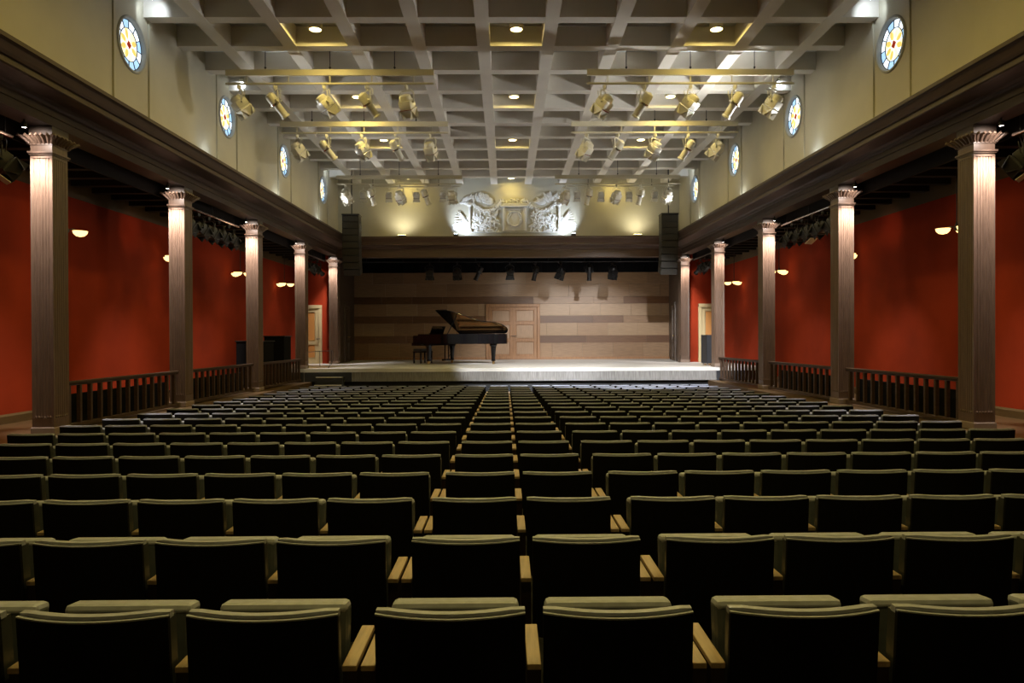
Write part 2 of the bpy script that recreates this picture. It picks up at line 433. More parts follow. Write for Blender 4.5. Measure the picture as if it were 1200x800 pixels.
# side doors in the slanting walls
for i, (s, ya, nm) in enumerate(((-1, 26.6, 'left'), (1, 26.8, 'right'))):
    xa, xb = (-5.86, -6.18) if s < 0 else (5.88, 6.42)
    x = xa + (xb - xa) * (ya - YP) / (YB - YP); ang = math.atan2(YB - YP, xb - xa)
    d = bpy.data.objects.new('door_%d' % (4 + i), None); C.objects.link(d); struct(d, 'dark brown door in the slanting %s side wall of the stage' % nm)
    d.location = (x - s * .04, ya, STAGE); d.rotation_euler = (0, 0, ang if s < 0 else ang + PI)
    def f(b):
        for xx in (-.52, .52): b.box((xx, 0, 1.06), (.1, .08, 2.12), None, .008)
        b.box((0, 0, 2.10), (1.14, .09, .1), None, .008)
    one(f, 'door_frame', M['darkdoor'], d)
    panel_door(d, .92, 2.04, M['darkdoor'], M['darkdoor'], [.75], .30, M['brass'], -.46)

# ------------------------------------------------------------------ columns
CY = [9.55 + 3.77 * i for i in range(5)]
W = .285
def fluted(w, n=6, m=.028, dep=.013):
    pts = []; h = w / 2
    side = [(-h, -h)]
    p = (w - 2 * m) / n
    for i in range(n):
        a = -h + m + i * p
        for t in range(1, 6):
            u = t / 6.0
            side.append((a + p * (.1 + .8 * u), -h + dep * math.sin(PI * u)))
    for k in range(4):
        c, s_ = [(1, 0), (0, 1), (-1, 0), (0, -1)][k]
        pts += [(x * c - y * s_, x * s_ + y * c) for x, y in side]
    return pts
def column(loc, zb, label, group):
    t = thing('column', label, 'column', (loc[0], loc[1], zb), (0, 0, 0), group); t['kind'] = 'thing'; t.scale = (1, 1.18, 1)
    L = z_(2.79) - zb
    zr = L - .345                     # ring height
    def sh(b):
        b.prism([(x * .995, y * .995) for x, y in ((-W / 2, -W / 2), (W / 2, -W / 2), (W / 2, W / 2), (-W / 2, W / 2))], .10, .22)
        b.prism(fluted(W), .20, zr - .06)
        b.box((0, 0, zr - .035), (W * .995, W * .995, .07))
        for k in range(4):            # row of small round flute stops at the foot
            Rm = Matrix.Rotation(k * PI / 2, 4, 'Z')
            for i in range(6): b.ball((-W / 2 + .028 + (i + .5) * (W - .056) / 6, -W / 2 + .004, .235), (.014, .012, .02), Rm, 6)
    one(sh, 'shaft', M['column'], t)
    def ba(b): b.box((0, 0, .05), (W + .03, W + .03, .10), None, .012)
    one(ba, 'base', M['base'], t)
    def nk(b):
        b.box((0, 0, zr), (W + .05, W + .05, .028), None, .006); b.box((0, 0, zr - .02), (W + .025, W + .025, .02))
        b.box((0, 0, zr + .055), (W - .004, W - .004, .09)); b.box((0, 0, zr + .108), (W + .02, W + .02, .018))
    one(nk, 'necking', M['column'], t)
    def cp(b):
        sq = lambda a, z: [(-a, -a, z), (a, -a, z), (a, a, z), (-a, a, z)]
        b.loft([sq(W / 2 - .005, zr + .115), sq(W / 2 + .01, zr + .15), sq(W / 2 + .045, zr + .19), sq(W / 2 + .06, zr + .215)])
        for k in range(4):
            Rm = Matrix.Rotation(k * PI / 2, 4, 'Z')
            for i in range(7):        # acanthus leaves curling out
                x = (i - 3) * .052; f2 = 1 + abs(i - 3) * .09
                b.path([(x, -W / 2 + .0, zr + .115), (x * 1.08, -W / 2 - .022, zr + .150), (x * 1.2 * f2 / 1.1, -W / 2 - .055, zr + .188), (x * 1.28 * f2 / 1.1, -W / 2 - .095, zr + .212), (x * 1.3 * f2 / 1.1, -W / 2 - .108, zr + .192)],
                       [.018, .020, .024, .019, .006], 6, Rm)
    one(cp, 'capital', M['column'], t, smooth=True)
    def im(b): b.box((0, 0, zr + .28), (W + .02, W + .02, L - zr - .215))
    one(im, 'impost', M['column_dark'], t)
    return t
for s in (-1, 1):
    for i, y in enumerate(CY):
        zb = GAL if i < 3 else STAGE
        x = s * (hx(y) + W / 2)
        column((x, y + W * .59), zb, 'brown fluted column on the %s side, %s from the camera' % (SIDE[s], ORD[i]), 'fluted columns of the galleries')
        # spotlight on its face
        lx = x + s * .02
        t = thing('column_spotlight', 'small lit spot lamp above the %s column on the %s side' % (ORD[i], SIDE[s]), 'spotlight', (lx, y - .30, z_(2.79)), (0, 0, 0), 'spot lamps above the columns')
        one(lambda b: (b.tube((0, 0, 0), (0, 0, -.04), .012), b.lathe([(.028, -.035), (.034, -.05), (.034, -.105), (.028, -.105), (.026, -.06)], 14)), 'lamp_housing', M['darkmetal'], t, smooth=True)
        one(lambda b: b.lathe([(.0255, -.100), (.024, -.098)], 14), 'lamp_lens', M['colbulb'], t)
        light('SPOT', 'column_light', (lx, y - .30, z_(2.79) - .115), (700 if i < 3 else 430), (1, .88, .79), .03, (x, y + .02, z_(2.79) - 1.25), 72, 1)
        light('SPOT', 'column_spill', (lx, y - .30, z_(2.79) - .118), 26, (1, .88, .79), .03, (x, y, z_(2.50)), 110, .8)

# balustrades
def balustrade(s, i, label):
    y0, y1 = CY[i] + W * 1.18 + .05, CY[i + 1] - .05
    L = y1 - y0; ym = y0; x0 = s * (hx(y0) + .13); x1 = s * (hx(y1) + .13)
    t = thing('balustrade', label, 'balustrade', (x0, y0, GAL), (0, 0, math.atan2(-(x1 - x0), L)), 'gallery balustrades between the columns')
    one(lambda b: (b.box((0, L / 2, .655), (.085, L + .1 if False else L, .035), None, .006), b.box((0, L / 2, .625), (.05, L, .03))), 'top_rail', M['trim'], t)
    one(lambda b: b.box((0, L / 2, .06), (.07, L, .05), None, .006), 'bottom_rail', M['trim'], t)
    n = 13
    for k in range(n):
        yy = (k + .5) * L / n
        one(lambda b: b.box((0, yy, .345), (.055, .05, .55), None, .004), 'baluster', M['trim'], t)
for s in (-1, 1):
    for i in range(3):
        balustrade(s, i, 'dark wooden balustrade between the %s and %s columns on the %s side' % (ORD[i], ORD[i + 1], SIDE[s]))
        y0, y1 = CY[i] + .62, CY[i + 1] - .10
        if i == 2: continue
        t = thing('bench', 'black bench with a solid back behind the %s %s balustrade' % (ORD[i], SIDE[s]), 'bench', (s * (hx((y0 + y1) / 2) + .40), (y0 + y1) / 2, GAL), (0, 0, TA * -s * -1), 'black benches in the galleries')
        L = y1 - y0
        one(lambda b: b.box((s * -.06, 0, .24), (.05, L, .46), None, .01), 'bench_back', M['drape'], t)
        one(lambda b: b.box((s * .08, 0, .25), (.24, L, .06), None, .015), 'bench_seat', M['drape'], t)
        for k in (-1, 0, 1): one(lambda b: b.box((s * .08, k * (L / 2 - .1), .11), (.2, .05, .22)), 'leg', M['black'], t)

# ------------------------------------------------------------------ seats
S, PITCH, ROW0 = .55, .9317, 2.36
def seat_parts(simple=False):
    P = {}
    sw = .491
    def curve(x, amp=.055): return -amp * (1 - (2 * x / sw) ** 2)
    nx = 12
    xs = [-sw / 2 + sw * i / nx for i in range(nx + 1)]
    def slab(b, ya, yb, z0, z1, shrink=0.0, lean=.08, zt=.82, rnd=0.0):
        """curved upright slab between offsets ya..yb in front of the shell line"""
        rings = []
        for x in xs:
            xx = x * (1 - shrink); e = abs(2 * x / sw)
            top = z1 - rnd * max(0, e - .8) ** 2 * 25
            c = curve(x)
            rings.append([(xx, c + ya + lean * (zt - z0), z0), (xx, c + ya + lean * (zt - top), top), (xx, c + yb + lean * (zt - top), top), (xx, c + yb + lean * (zt - z0), z0)])
        b.loft(rings)
    b = MB(); slab(b, 0, .016, .36, .806); P['shell'] = (b, M['felt'])
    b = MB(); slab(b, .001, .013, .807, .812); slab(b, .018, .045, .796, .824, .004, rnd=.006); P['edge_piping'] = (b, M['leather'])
    b = MB(); slab(b, .018, .075, .42, .805, .03, rnd=.01); P['back_cushion'] = (b, M['leatherdk'])
    b = MB()
    T = Matrix.Translation((0, .245, .572)) @ Matrix.Rotation(math.radians(-7), 4, 'X')
    b.box((0, 0, 0), (.46, .085, .375), T, .022); P['seat_cushion'] = (b, M['cushion'])
    b = MB(); b.box((0, 0, .170), (.455, .089, .042), T, .018); P['lit_top_edge'] = (b, M['leather'])  # paler strip: light falling on the upturned cushion edge, put into its colour
    return P
def simple_seat(b, T):
    """the same seat in one piece for the furthest rows"""
    for k, (Pb, m) in seat_parts().items():
        pass
SP = seat_parts()
# armrest meshes
def arm(b, x): b.box((x, .205, .619), (.048, .34, .020), None, .003)
def armp(b, x): b.box((x, .205, .304), (.046, .32, .608)); b.box((x, .205, .012), (.05, .36, .024))
def seat_proto(name, arms):
    root = thing(name, '-', 'seat')
    for k, (b, m) in SP.items():
        nb = MB(); nb.v, nb.f, nb.m, nb.sm = list(b.v), list(b.f), list(b.m), list(b.sm)
        nb.build({'shell': 'backrest'}.get(k, k), m, root)
    for x in arms:
        a = one(lambda b: arm(b, x), 'armrest', M['oak'], root)
        one(lambda b: armp(b, x), 'side_panel', M['armpanel'], root)
    return root
HL = S / 2
protos = {'L': seat_proto('theatre_seat', [-HL]), 'R': seat_proto('theatre_seat', [HL]), 'B': seat_proto('theatre_seat', [-HL, HL])}
used = set(); n_seats = 0
GAPX = .062
def seat_x(side, k):          # k = 0 is the middle pair
    return -.05 + side * (HL + S * k + (GAPX if k > 0 else 0))
ROWS_ONE = 17
far = []
ROWN = ['nearest row', 'second row', 'third row', 'fourth row', 'fifth row', 'sixth row', 'seventh row', 'eighth row', 'ninth row', 'tenth row', 'eleventh row', 'twelfth row', 'thirteenth row', 'fourteenth row', 'fifteenth row', 'sixteenth row', 'seventeenth row']
for n in range(20):
    y = ROW0 + PITCH * n
    for side in (-1, 1):
        for k in range(10):
            x = seat_x(side, k)
            if abs(x - CX) - .27 > .712 * (y + .3): continue
            # which armrests: inner one always (except middle pair shares), outer one for the end seats
            if k == 0: kind = 'B' if side < 0 else 'R'
            elif k == 9: kind = 'B'
            else: kind = 'R' if side < 0 else 'L'
            loc = (x, y, floor_z(y))
            if n >= ROWS_ONE: far.append((loc, kind)); continue
            lab = 'black tip-up seat, %s, %s seat %s of the middle armrest line' % (ROWN[n] + (' to the camera' if n == 0 else ' from the camera'), ORD[k], SIDE[side])
            p = protos[kind]
            if kind not in used:
                used.add(kind); p.location = loc; p['label'] = lab; p['group'] = 'rows of theatre seats'
            else: dup(p, loc, None, lab, 'rows of theatre seats')
            n_seats += 1
print('SEATS', n_seats, 'far', len(far))
b = MB(); mats = [M['felt'], M['leather'], M['leatherdk'], M['cushion'], M['oak'], M['armpanel']]
for loc, kind in far:
    T = Matrix.Translation(loc)
    for i, (k, (pb, m)) in enumerate(SP.items()):
        b.mi = mats.index(m); b.add(pb.v, pb.f, T)
    for x in {'L': [-HL], 'R': [HL], 'B': [-HL, HL]}[kind]:
        t = MB(); arm(t, x); b.mi = 4; b.add(t.v, t.f, T)
        t = MB(); armp(t, x); b.mi = 5; b.add(t.v, t.f, T)
tag(b.build('theatre_seating', mats), 'last three rows of black seats in front of the stage', 'seats', 'rows of theatre seats', 'stuff')

# ------------------------------------------------------------------ ceiling downlights
cells = []
for r, k in enumerate((-9, -6, -3, 0, 3, 6, 10)):
    for c, kx in enumerate((-3, 0, 3)): cells.append((.07 + 1.16 * kx, 12.02 + 1.175 * (k + .5), r, c))
proto = None
for x, y, r, c in cells:
    vis = r >= 3
    lab = 'lit round downlight in a ceiling coffer, %s row from the camera, %s column' % (ORD[max(r - 3, 0)], ('left', 'middle', 'right')[c]) if vis else 'round downlight in a ceiling coffer above the camera'
    loc = (x, y, z_(HC))
    if proto is None:
        t = thing('downlight', lab, 'ceiling light', loc, (0, 0, 0), 'ceiling downlights'); proto = t
        one(lambda b: b.lathe([(.12, 0), (.12, -.25), (.105, -.265), (.095, -.25), (.09, -.2)], 24), 'lamp_housing', M['bar'], t, smooth=True)
        one(lambda b: b.lathe([(.096, -.255), (.08, -.262), (.04, -.266)], 20), 'lamp_lens', M['bulb'], t)
    else: dup(proto, loc, (0, 0, 0), lab, 'ceiling downlights')
    light('SPOT', 'downlight_beam', (x, y, z_(HC) - .275), (180 if r < 6 else 30), (1, .75, .20), .07, (x, y, 0), 174, 1.0)
    light('SPOT', 'downlight_glow', (x, y, z_(HC) - .295), (13 if r < 6 else 5), (1, .76, .22), .03, (x, y, 0), 179, .02)

# small cold spots by the round windows
for s in (-1, 1):
    for i, y in enumerate(OC[2:]):
        t = thing('window_spotlight', 'small cold spot lamp under the ceiling by the %s round window on the %s wall' % (ORD[i], SIDE[s]), 'spotlight', (s * (hx(y) - .30), y + .05, z_(HC)), (0, 0, 0), 'cold spots by the round windows')
        one(lambda b: (b.tube((0, 0, 0), (0, 0, -.10), .012), b.lathe([(.03, -.09), (.04, -.11), (.04, -.2), (.03, -.2)], 12)), 'lamp_housing', M['bar'], t, smooth=True)
        one(lambda b: b.lathe([(.030, -.201), (.02, -.206)], 12), 'lamp_lens', M['coldbulb'], t)
        light('SPOT', 'window_spot_beam', (s * (hx(y) - .30), y + .05, z_(HC) - .225), 9, (.80, .90, 1), .03, (s * (hx(y) - .05), y + .55, z_(HC) - .35), 110, .6)

# ------------------------------------------------------------------ lighting bars and theatre lamps
def bar(yb, xa, xb, Hp, label, rods, board=True, Hb=None, m='bar'):
    t = thing('lighting_bar', label, 'lighting bar', ((xa + xb) / 2, yb, z_(Hp)), (0, 0, 0), 'lighting bars under the ceiling')
    L = xb - xa
    one(lambda b: b.tube((-L / 2, 0, 0), (L / 2, 0, 0), .022, 12), 'pipe', M[m], t, smooth=True)
    if board:
        one(lambda b: b.box((0, 0, .205), (L, .05, .115), None, .006), 'cable_trunking', M[m], t)
        n = 5
        for k in range(n):
            xx = -L / 2 + L * (k + .5) / n
            one(lambda b: b.box((xx, 0, .08), (.018, .018, .15)), 'bracket', M[m], t)
    top = z_(HC) - z_(Hp)
    for k in rods:
        one(lambda b: (b.tube((k * L / 2, 0, .25 if board else 0), (k * L / 2, 0, top), .008, 8), b.ball((k * L / 2, 0, .30 if board else .05), .022, None, 8)), 'hanger_rod', M['darkmetal'], t)
    return t
LAMPS = {}
def lamp_proto(kind, black):
    key = (kind, black); sc = 1.0
    hm = M['lampblack'] if black else M['lamp']; tm = M['darkmetal'] if black else M['chrome']
    def body(b):
        if kind == 'profile':     # along -z
            b.lathe([(.03, .20), (.085, .17), (.095, .12), (.095, -.02), (.075, -.04), (.07, -.05), (.07, -.27), (.085, -.28), (.085, -.31), (.06, -.31), (.055, -.27)], 18)
            for k in range(4): b.tube((.09 * math.cos(k * PI / 2), .09 * math.sin(k * PI / 2), -.03), (.14 * math.cos(k * PI / 2), .14 * math.sin(k * PI / 2), -.03), .008, 6)
            b.tube((.07, 0, .05), (.13, 0, .02), .022, 8)
        else:
            b.lathe([(.04, .15), (.10, .13), (.115, .07), (.115, .02)], 14)
            b.box((0, 0, -.02), (.24, .24, .14), None, .015); b.box((0, 0, -.10), (.21, .21, .03))
    def ring(b):
        if kind == 'profile': b.lathe([(.098, .0), (.104, .0), (.104, -.035), (.098, -.035)], 20)
        else: b.box((0, 0, -.115), (.25, .25, .014))
    def lens(b):
        if kind == 'profile': b.lathe([(.058, -.295), (.03, -.285)], 14)
        else: b.box((0, 0, -.124), (.18, .18, .006))
    def door(b, k):
        T = Matrix.Rotation(k * PI / 2, 4, 'Z') @ Matrix.Translation((0, .12, -.12)) @ Matrix.Rotation(math.radians(-28 if k % 2 == 0 else -18), 4, 'X')
        w0, w1, h = .12, .155, .17
        b.add([(-w0, 0, 0), (w0, 0, 0), (w1, 0, -h), (-w1, 0, -h), (-w0, .005, 0), (w0, .005, 0), (w1, .005, -h), (-w1, .005, -h)],
              [(0, 1, 2, 3), (4, 7, 6, 5), (0, 4, 5, 1), (1, 5, 6, 2), (2, 6, 7, 3), (3, 7, 4, 0)], Matrix.Rotation(0, 4, 'Z') @ T)
    def yoke(b):
        w = .125 if kind == 'profile' else .145
        pts = [(-w, 0, -.30), (-w, 0, -.12), (-w * .7, 0, -.075), (w * .7, 0, -.075), (w, 0, -.12), (w, 0, -.30)]
        for a, c in zip(pts[:-1], pts[1:]): b.tube(a, c, .011, 6)
        b.tube((-w - .02, 0, -.29), (-w + .04, 0, -.29), .02, 8); b.tube((w + .02, 0, -.29), (w - .04, 0, -.29), .02, 8)
        b.tube((0, 0, -.08), (0, 0, -.02), .014, 8); b.box((0, 0, .0), (.035, .075, .07), None, .008)
    def cable(b):
        pts = []
        for k in range(15):
            a = -.3 + 2 * PI * k / 14 * .86
            pts.append((.15 * math.sin(a) - .02, .05 + .02 * math.cos(a), -.15 + .14 * math.cos(a)))
        b.path(pts, .007, 6)
    def mesh(fn, m, nm, smooth=True):
        o = one(fn, nm, m, None, smooth); me = o.data; bpy.data.objects.remove(o); return me
    D = dict(lamp_body=mesh(body, hm, 'lamp_body'), shutter_ring=mesh(ring, tm, 'shutter_ring'), lamp_lens=mesh(lens, M['ivory'] if not black else M['darkmetal'], 'lamp_lens'),
             yoke=mesh(yoke, hm if not black else M['darkmetal'], 'yoke'), power_cable=mesh(cable, hm if not black else M['darkmetal'], 'power_cable'))
    if kind == 'flood':
        for k in range(4): D['barn_door_%d' % k] = mesh(lambda b: door(b, k), hm, 'barn_door', False)
    return D
def theatre_lamp(kind, loc, aim, label, group, black=False, scale=1.0):
    key = (kind, black)
    if key not in LAMPS: LAMPS[key] = lamp_proto(kind, black)
    D = LAMPS[key]
    a = Vector(aim).normalized()
    yaw = math.atan2(a.x, a.y)                 # yoke swivels so its axis is across the aim
    t = thing('stage_spotlight' if kind == 'profile' else 'stage_floodlight', label, 'stage light', loc, (0, 0, -yaw), group)
    t.scale = (scale,) * 3
    tilt = math.atan2(math.hypot(a.x, a.y), -a.z)
    def put(me, nm, par, T=None):
        o = bpy.data.objects.new(nm, me); C.objects.link(o); o.parent = par
        if T: o.location, o.rotation_euler = T
        return o
    put(D['yoke'], 'yoke', t); put(D['power_cable'], 'power_cable', t)
    bd = put(D['lamp_body'], 'lamp_body', t, ((0, 0, -.29), (tilt, 0, 0)))
    put(D['shutter_ring'], 'shutter_ring' if kind == 'profile' else 'gel_frame', bd); put(D['lamp_lens'], 'lamp_lens', bd)
    if kind == 'flood':
        for k in range(4): put(D['barn_door_%d' % k], 'barn_door', bd)
    return t
def X_at(px, y): return (px - 592.5) * y / F + CX
HP = 4.735
BARS = [(13.55, 'front', (289, 331, 388, 438, 484), (704, 750, 805, 857, 903)),
        (16.80, 'middle', (355, 389, 430, 470, 510), (684, 720, 764, 803, 838)),
        (22.35, 'back', (410, 440, 473, 503, 534), (660, 687, 720, 748, 780))]
for yb, nm, lx, rx in BARS:
    for s, xs in ((-1, lx), (1, rx)):
        xa, xb = (-5.32, -1.45) if s < 0 else (1.40, 5.27)
        bar(yb, xa, xb, HP, 'cream lighting bar, %s of three, on the %s half of the ceiling' % (nm, SIDE[s]), (-.62, 0, .62))
        for i, px in enumerate(xs):
            kind = 'flood' if i % 2 == 0 else 'profile'
            x = X_at(px - (6 if s < 0 else -6) * (13.55 / yb), yb)
            x = max(xa + .1, min(xb - .08, x))
            aimx = (.62 if s < 0 else -.62) * (1.0 if nm != 'back' else .45) + random.uniform(-.12, .12)
            if s < 0 and i == 4: aimx *= .35
            ad = Vector((aimx, .55, -.95))
            theatre_lamp(kind, (x, yb, z_(HP) - .062), ad, 'cream %s, %s from the left on the %s %s lighting bar' % ('barn-door floodlight' if kind == 'flood' else 'profile spotlight', ORD[i], nm, SIDE[s]), 'cream stage lights on the ceiling bars')
for s, xs in ((-1, (427, 457, 489, 520)), (1, (677, 705, 738, 768))):
    yb, H = 23.9, 4.98
    xa, xb = (-5.2, -1.6) if s < 0 else (1.9, 5.4)
    bar(yb, xa, xb, H, 'thin lighting bar close to the cream wall above the stage, %s half' % SIDE[s], (-.6, .6), False)
    for i, px in enumerate(xs):
        theatre_lamp('flood', (X_at(px, yb), yb, z_(H) - .062), (0, .35, -1), 'small cream floodlight, %s from the left on the thin %s bar by the cream wall' % (ORD[i], SIDE[s]), 'small floodlights by the cream wall', False, .8)

# stage bar with black lamps
t = bar(26.0, -5.6, 5.8, 2.72, 'long black lighting bar over the stage', (), False, None, 'darkmetal')
for k in range(9):
    xx = -5.2 + 1.3 * k
    one(lambda b: b.tube((xx, 0, 0), (xx, 0, .42), .014, 8), 'hanger_rod', M['darkmetal'], t)
one(lambda b: b.tube((-5.7, 0, .14), (5.7, 0, .14), .014, 8), 'pipe', M['darkmetal'], t)
for i, (px, kd, ax) in enumerate(((504, 'flood', 0), (536, 'flood', .05), (562, 'profile', -.5), (598, 'flood', 0), (628, 'profile', -.25), (658, 'flood', -.35), (691, 'profile', 0), (719, 'flood', -.1))):
    theatre_lamp(kd, (X_at(px, 26), 26.0, z_(2.66)), (ax, .15, -1), 'black %s, %s from the left on the bar over the stage' % ('floodlight' if kd == 'flood' else 'profile spotlight', ORD[i]), 'black stage lights over the stage', True, 1.05)
# gallery bars
for s in (-1, 1):
    for j, (ya, yb, lamps) in enumerate(((8.0, 9.35, (9.12,)), (13.95, 16.95, (14.25, 14.8, 15.3, 15.8, 16.35)), (21.4, 24.4, (21.9, 22.5, 23.1, 23.6)))):
        ym = (ya + yb) / 2
        nm = ('beside the first', 'between the second and third', 'between the fourth and fifth')[j]
        t = thing('gallery_lighting_bar', 'dark lighting bar %s columns of the %s gallery' % (nm, SIDE[s]), 'lighting bar', (s * (hx(ym) + .38), ym, z_(2.60)), (0, 0, TA * s), 'lighting bars in the galleries')
        L = yb - ya
        one(lambda b: b.tube((0, -L / 2, 0), (0, L / 2, 0), .022, 10), 'pipe', M['chrome' if j < 2 else 'darkmetal'], t)
        for k in range(3): one(lambda b: b.tube((0, (k - 1) * L * .4, 0), (0, (k - 1) * L * .4, .30), .012, 8), 'hanger_rod', M['darkmetal'], t)
        for i, y in enumerate(lamps):
            o = theatre_lamp('flood' if i % 2 == 0 or j == 1 else 'profile', (s * (hx(y) + .38), y, z_(2.53)), (s * -.3, .6, -.45) if j else (s * -.5, .5, -.5),
                         'black floodlight, %s along the bar %s columns, %s gallery' % (ORD[i], nm, SIDE[s]), 'black lights in the galleries', True, .95)
            if (j == 0) or (j == 1 and s > 0 and i == 2):
                body = [c for c in o.children if c.name.startswith('lamp_body')][0]
                one(lambda b: b.box((0, -.19, -.16), (.22, .01, .2)), 'reflector_card', M['gel'], body)

# ------------------------------------------------------------------ pendants in the galleries
proto = None
for s in (-1, 1):
    for i, y in enumerate(OC[1:]):
        lab = 'pendant with three lit amber bowls, %s from the camera in the %s gallery' % (ORD[max(i - 1, 0)], SIDE[s]) if i else 'pendant with three lit amber bowls beside the camera, %s gallery' % SIDE[s]
        loc = (s * 7.08, y, z_(1.70))
        if proto is None:
            t = thing('pendant_lamp', lab, 'pendant lamp', loc, (0, 0, 0), 'amber bowl pendants'); proto = t
            one(lambda b: (b.tube((0, 0, .06), (0, 0, 1.25), .01, 8), b.lathe([(.02, -.02), (.045, .01), (.03, .06), (.012, .12)], 12)), 'stem', M['darkmetal'], t)
            for k in range(3):
                a = 2 * PI * k / 3 + PI / 6
                cx, cy = .19 * math.cos(a), .19 * math.sin(a)
                one(lambda b: b.path([(0, 0, .03), (cx * .5, cy * .5, .055), (cx, cy, .02)], .009, 6), 'arm', M['darkmetal'], t)
                one(lambda b: b.lathe([(.01, -.065), (.06, -.052), (.098, -.015), (.11, .025), (.104, .025), (.09, -.01), (.05, -.04)], 18, Matrix.Translation((cx, cy, 0))), 'glass_bowl', M['bowl'], t, smooth=True)
        else: dup(proto, loc, (0, 0, 0), lab, 'amber bowl pendants')
        light('SPOT', 'pendant_glow', (s * 6.95, y, z_(1.70) - .10), 14, (1, .62, .30), .12, (s * 7.05, y, 0), 110, 1)

# ------------------------------------------------------------------ line arrays
for s, x in ((-1, -5.03), (1, 5.09)):
    t = thing('line_array_speaker', 'tall dark hanging speaker stack on the %s of the stage opening' % SIDE[s], 'loudspeaker', (x, 23.2, z_(3.94)), (0, 0, 0), 'hanging speaker stacks')
    n = 9; h = .205; y = 0; zz = -.06; ang = 0
    one(lambda b: (b.box((0, 0, -.03), (.55, .45, .05), None, .005), b.tube((0, 0, -.01), (0, 0, HC - 3.94), .018, 10)), 'flying_frame', M['darkmetal'], t)
    for k in range(n):
        ang = math.radians([0, 0, 0, 0, 2, 5, 9, 14, 20][k])
        T = Matrix.Translation((0, y, zz)) @ Matrix.Rotation(ang, 4, 'X')
        def f(b):
            b.mi = 0; b.box((0, .0, -h / 2), (.53, .42, h - .008), T, .008)
            b.mi = 1; b.box((0, -.212, -h / 2), (.50, .01, h - .03), T)
        one(f, 'cabinet', [M['array'], M['array']], t)
        y += h * math.sin(ang); zz -= h * math.cos(ang)

# ------------------------------------------------------------------ plaster relief
t = thing('wall_relief', 'white plaster relief of garlands and foliage above the stage', 'relief', (.18, YP, z_(3.6)))
rnd = random.Random(3)
def leaf(b, x, z, a, l, d=.05):
    R3 = Matrix.Rotation(-a, 3, 'Y') @ Matrix.Rotation(rnd.uniform(-.5, .5), 3, 'X')
    b.ball((x, -d * .5, z), (l, .02 + l * .08, l * .34), None, 6, R3)
one(lambda b: (b.box((0, -.025, .0), (3.1, .05, .035), None, .008), b.box((0, -.015, -.10), (3.4, .03, .02))), 'ledge', M['relief'], t)
for s in (-1, 1):
    def f(b):
        b.box((s * 1.53, -.05, .45), (.07, .09, .86), None, .015); b.ball((s * 1.53, -.06, .93), (.08, .07, .08)); b.box((s * 1.53, -.05, .05), (.13, .11, .07), None, .01)
    one(f, 'post', M['relief'], t)
    def f(b):                          # swag of leaves
        for k in range(60):
            u = k / 59; x = s * (.45 + u * 1.05); z = .98 - .30 * math.sin(PI * u) + .08 * u
            for j in range(2): leaf(b, x + rnd.uniform(-.03, .03), z + rnd.uniform(-.04, .04), rnd.uniform(0, 6.3), rnd.uniform(.04, .075))
    one(f, 'garland', M['relief'], t, smooth=True)
    def f(b):                          # foliage filling and spilling outside
        for k in range(200):
            u = rnd.random(); w = rnd.random()
            x = .55 + 1.55 * u; zt = .62 if u < .6 else .75 * (1 - u) + .12
            z = .05 + zt * w ** 1.2
            if u > .6: z += rnd.uniform(0, .12)
            leaf(b, s * x, z, rnd.uniform(0, 6.3), rnd.uniform(.05, .11), .04)
        for k in range(90):
            a = rnd.uniform(0, PI); r = rnd.uniform(.2, .45)
            leaf(b, s * (1.25 + r * math.cos(a) * 1.25), .95 + r * .8 * math.sin(a), a, rnd.uniform(.06, .12), .04)
        for k in range(7):
            a = k / 6 * 1.5 - .2
            b.path([(s * 1.6, -.04, .35), (s * (1.7 + .1 * k / 6), -.07, .4 + .2 * math.sin(a)), (s * (1.8 + .25 * math.cos(a)), -.04, .35 + .4 * math.sin(a))], [.02, .025, .008], 6)
    one(f, 'foliage', M['relief'], t, smooth=True)
def f(b):
    b.box((0, -.03, .42), (.66, .06, .78), None, .015)
    for sx in (-.36, .36): b.box((sx, -.05, .43), (.09, .11, .82), None, .015)
    b.box((0, -.06, .88), (.96, .13, .07), None, .015); b.box((0, -.05, .95), (.8, .1, .06), None, .015)
    for k in range(40): leaf(b, rnd.uniform(-.5, .5), 1.02 + rnd.uniform(0, .1), rnd.uniform(0, 6.3), .06)
    b.path([(.26 * math.cos(a / 12 * 2 * PI), -.07, .45 + .26 * math.sin(a / 12 * 2 * PI)) for a in range(13)], .022, 6)
    b.path([(-.13, -.07, .25), (-.22, -.07, .45), (-.12, -.07, .62), (-.17, -.07, .72)], .02, 6); b.path([(.13, -.07, .25), (.22, -.07, .45), (.12, -.07, .62), (.17, -.07, .72)], .02, 6)
one(f, 'cartouche', M['relief'], t)
for s, x in ((-1, -1.78), (1, 2.14)):
    tt = thing('relief_uplight', 'small cold uplight at the %s foot of the plaster relief' % SIDE[s], 'spotlight', (x, YP - .60, z_(3.385)), (0, 0, 0), 'uplights of the relief')
    one(lambda b: (b.box((0, 0, .02), (.16, .10, .04), None, .006), b.box((0, .01, .06), (.14, .06, .05), None, .006)), 'lamp_housing', M['darkmetal'], tt)
    one(lambda b: b.box((0, .01, .087), (.12, .05, .006)), 'lamp_lens', M['coldbulb'], tt)
    light('SPOT', 'relief_beam', (x, YP - .58, z_(3.385) + .12), 105, (.70, .81, 1), .05, (x - s * .45, YP, z_(4.15)), 112, .9)
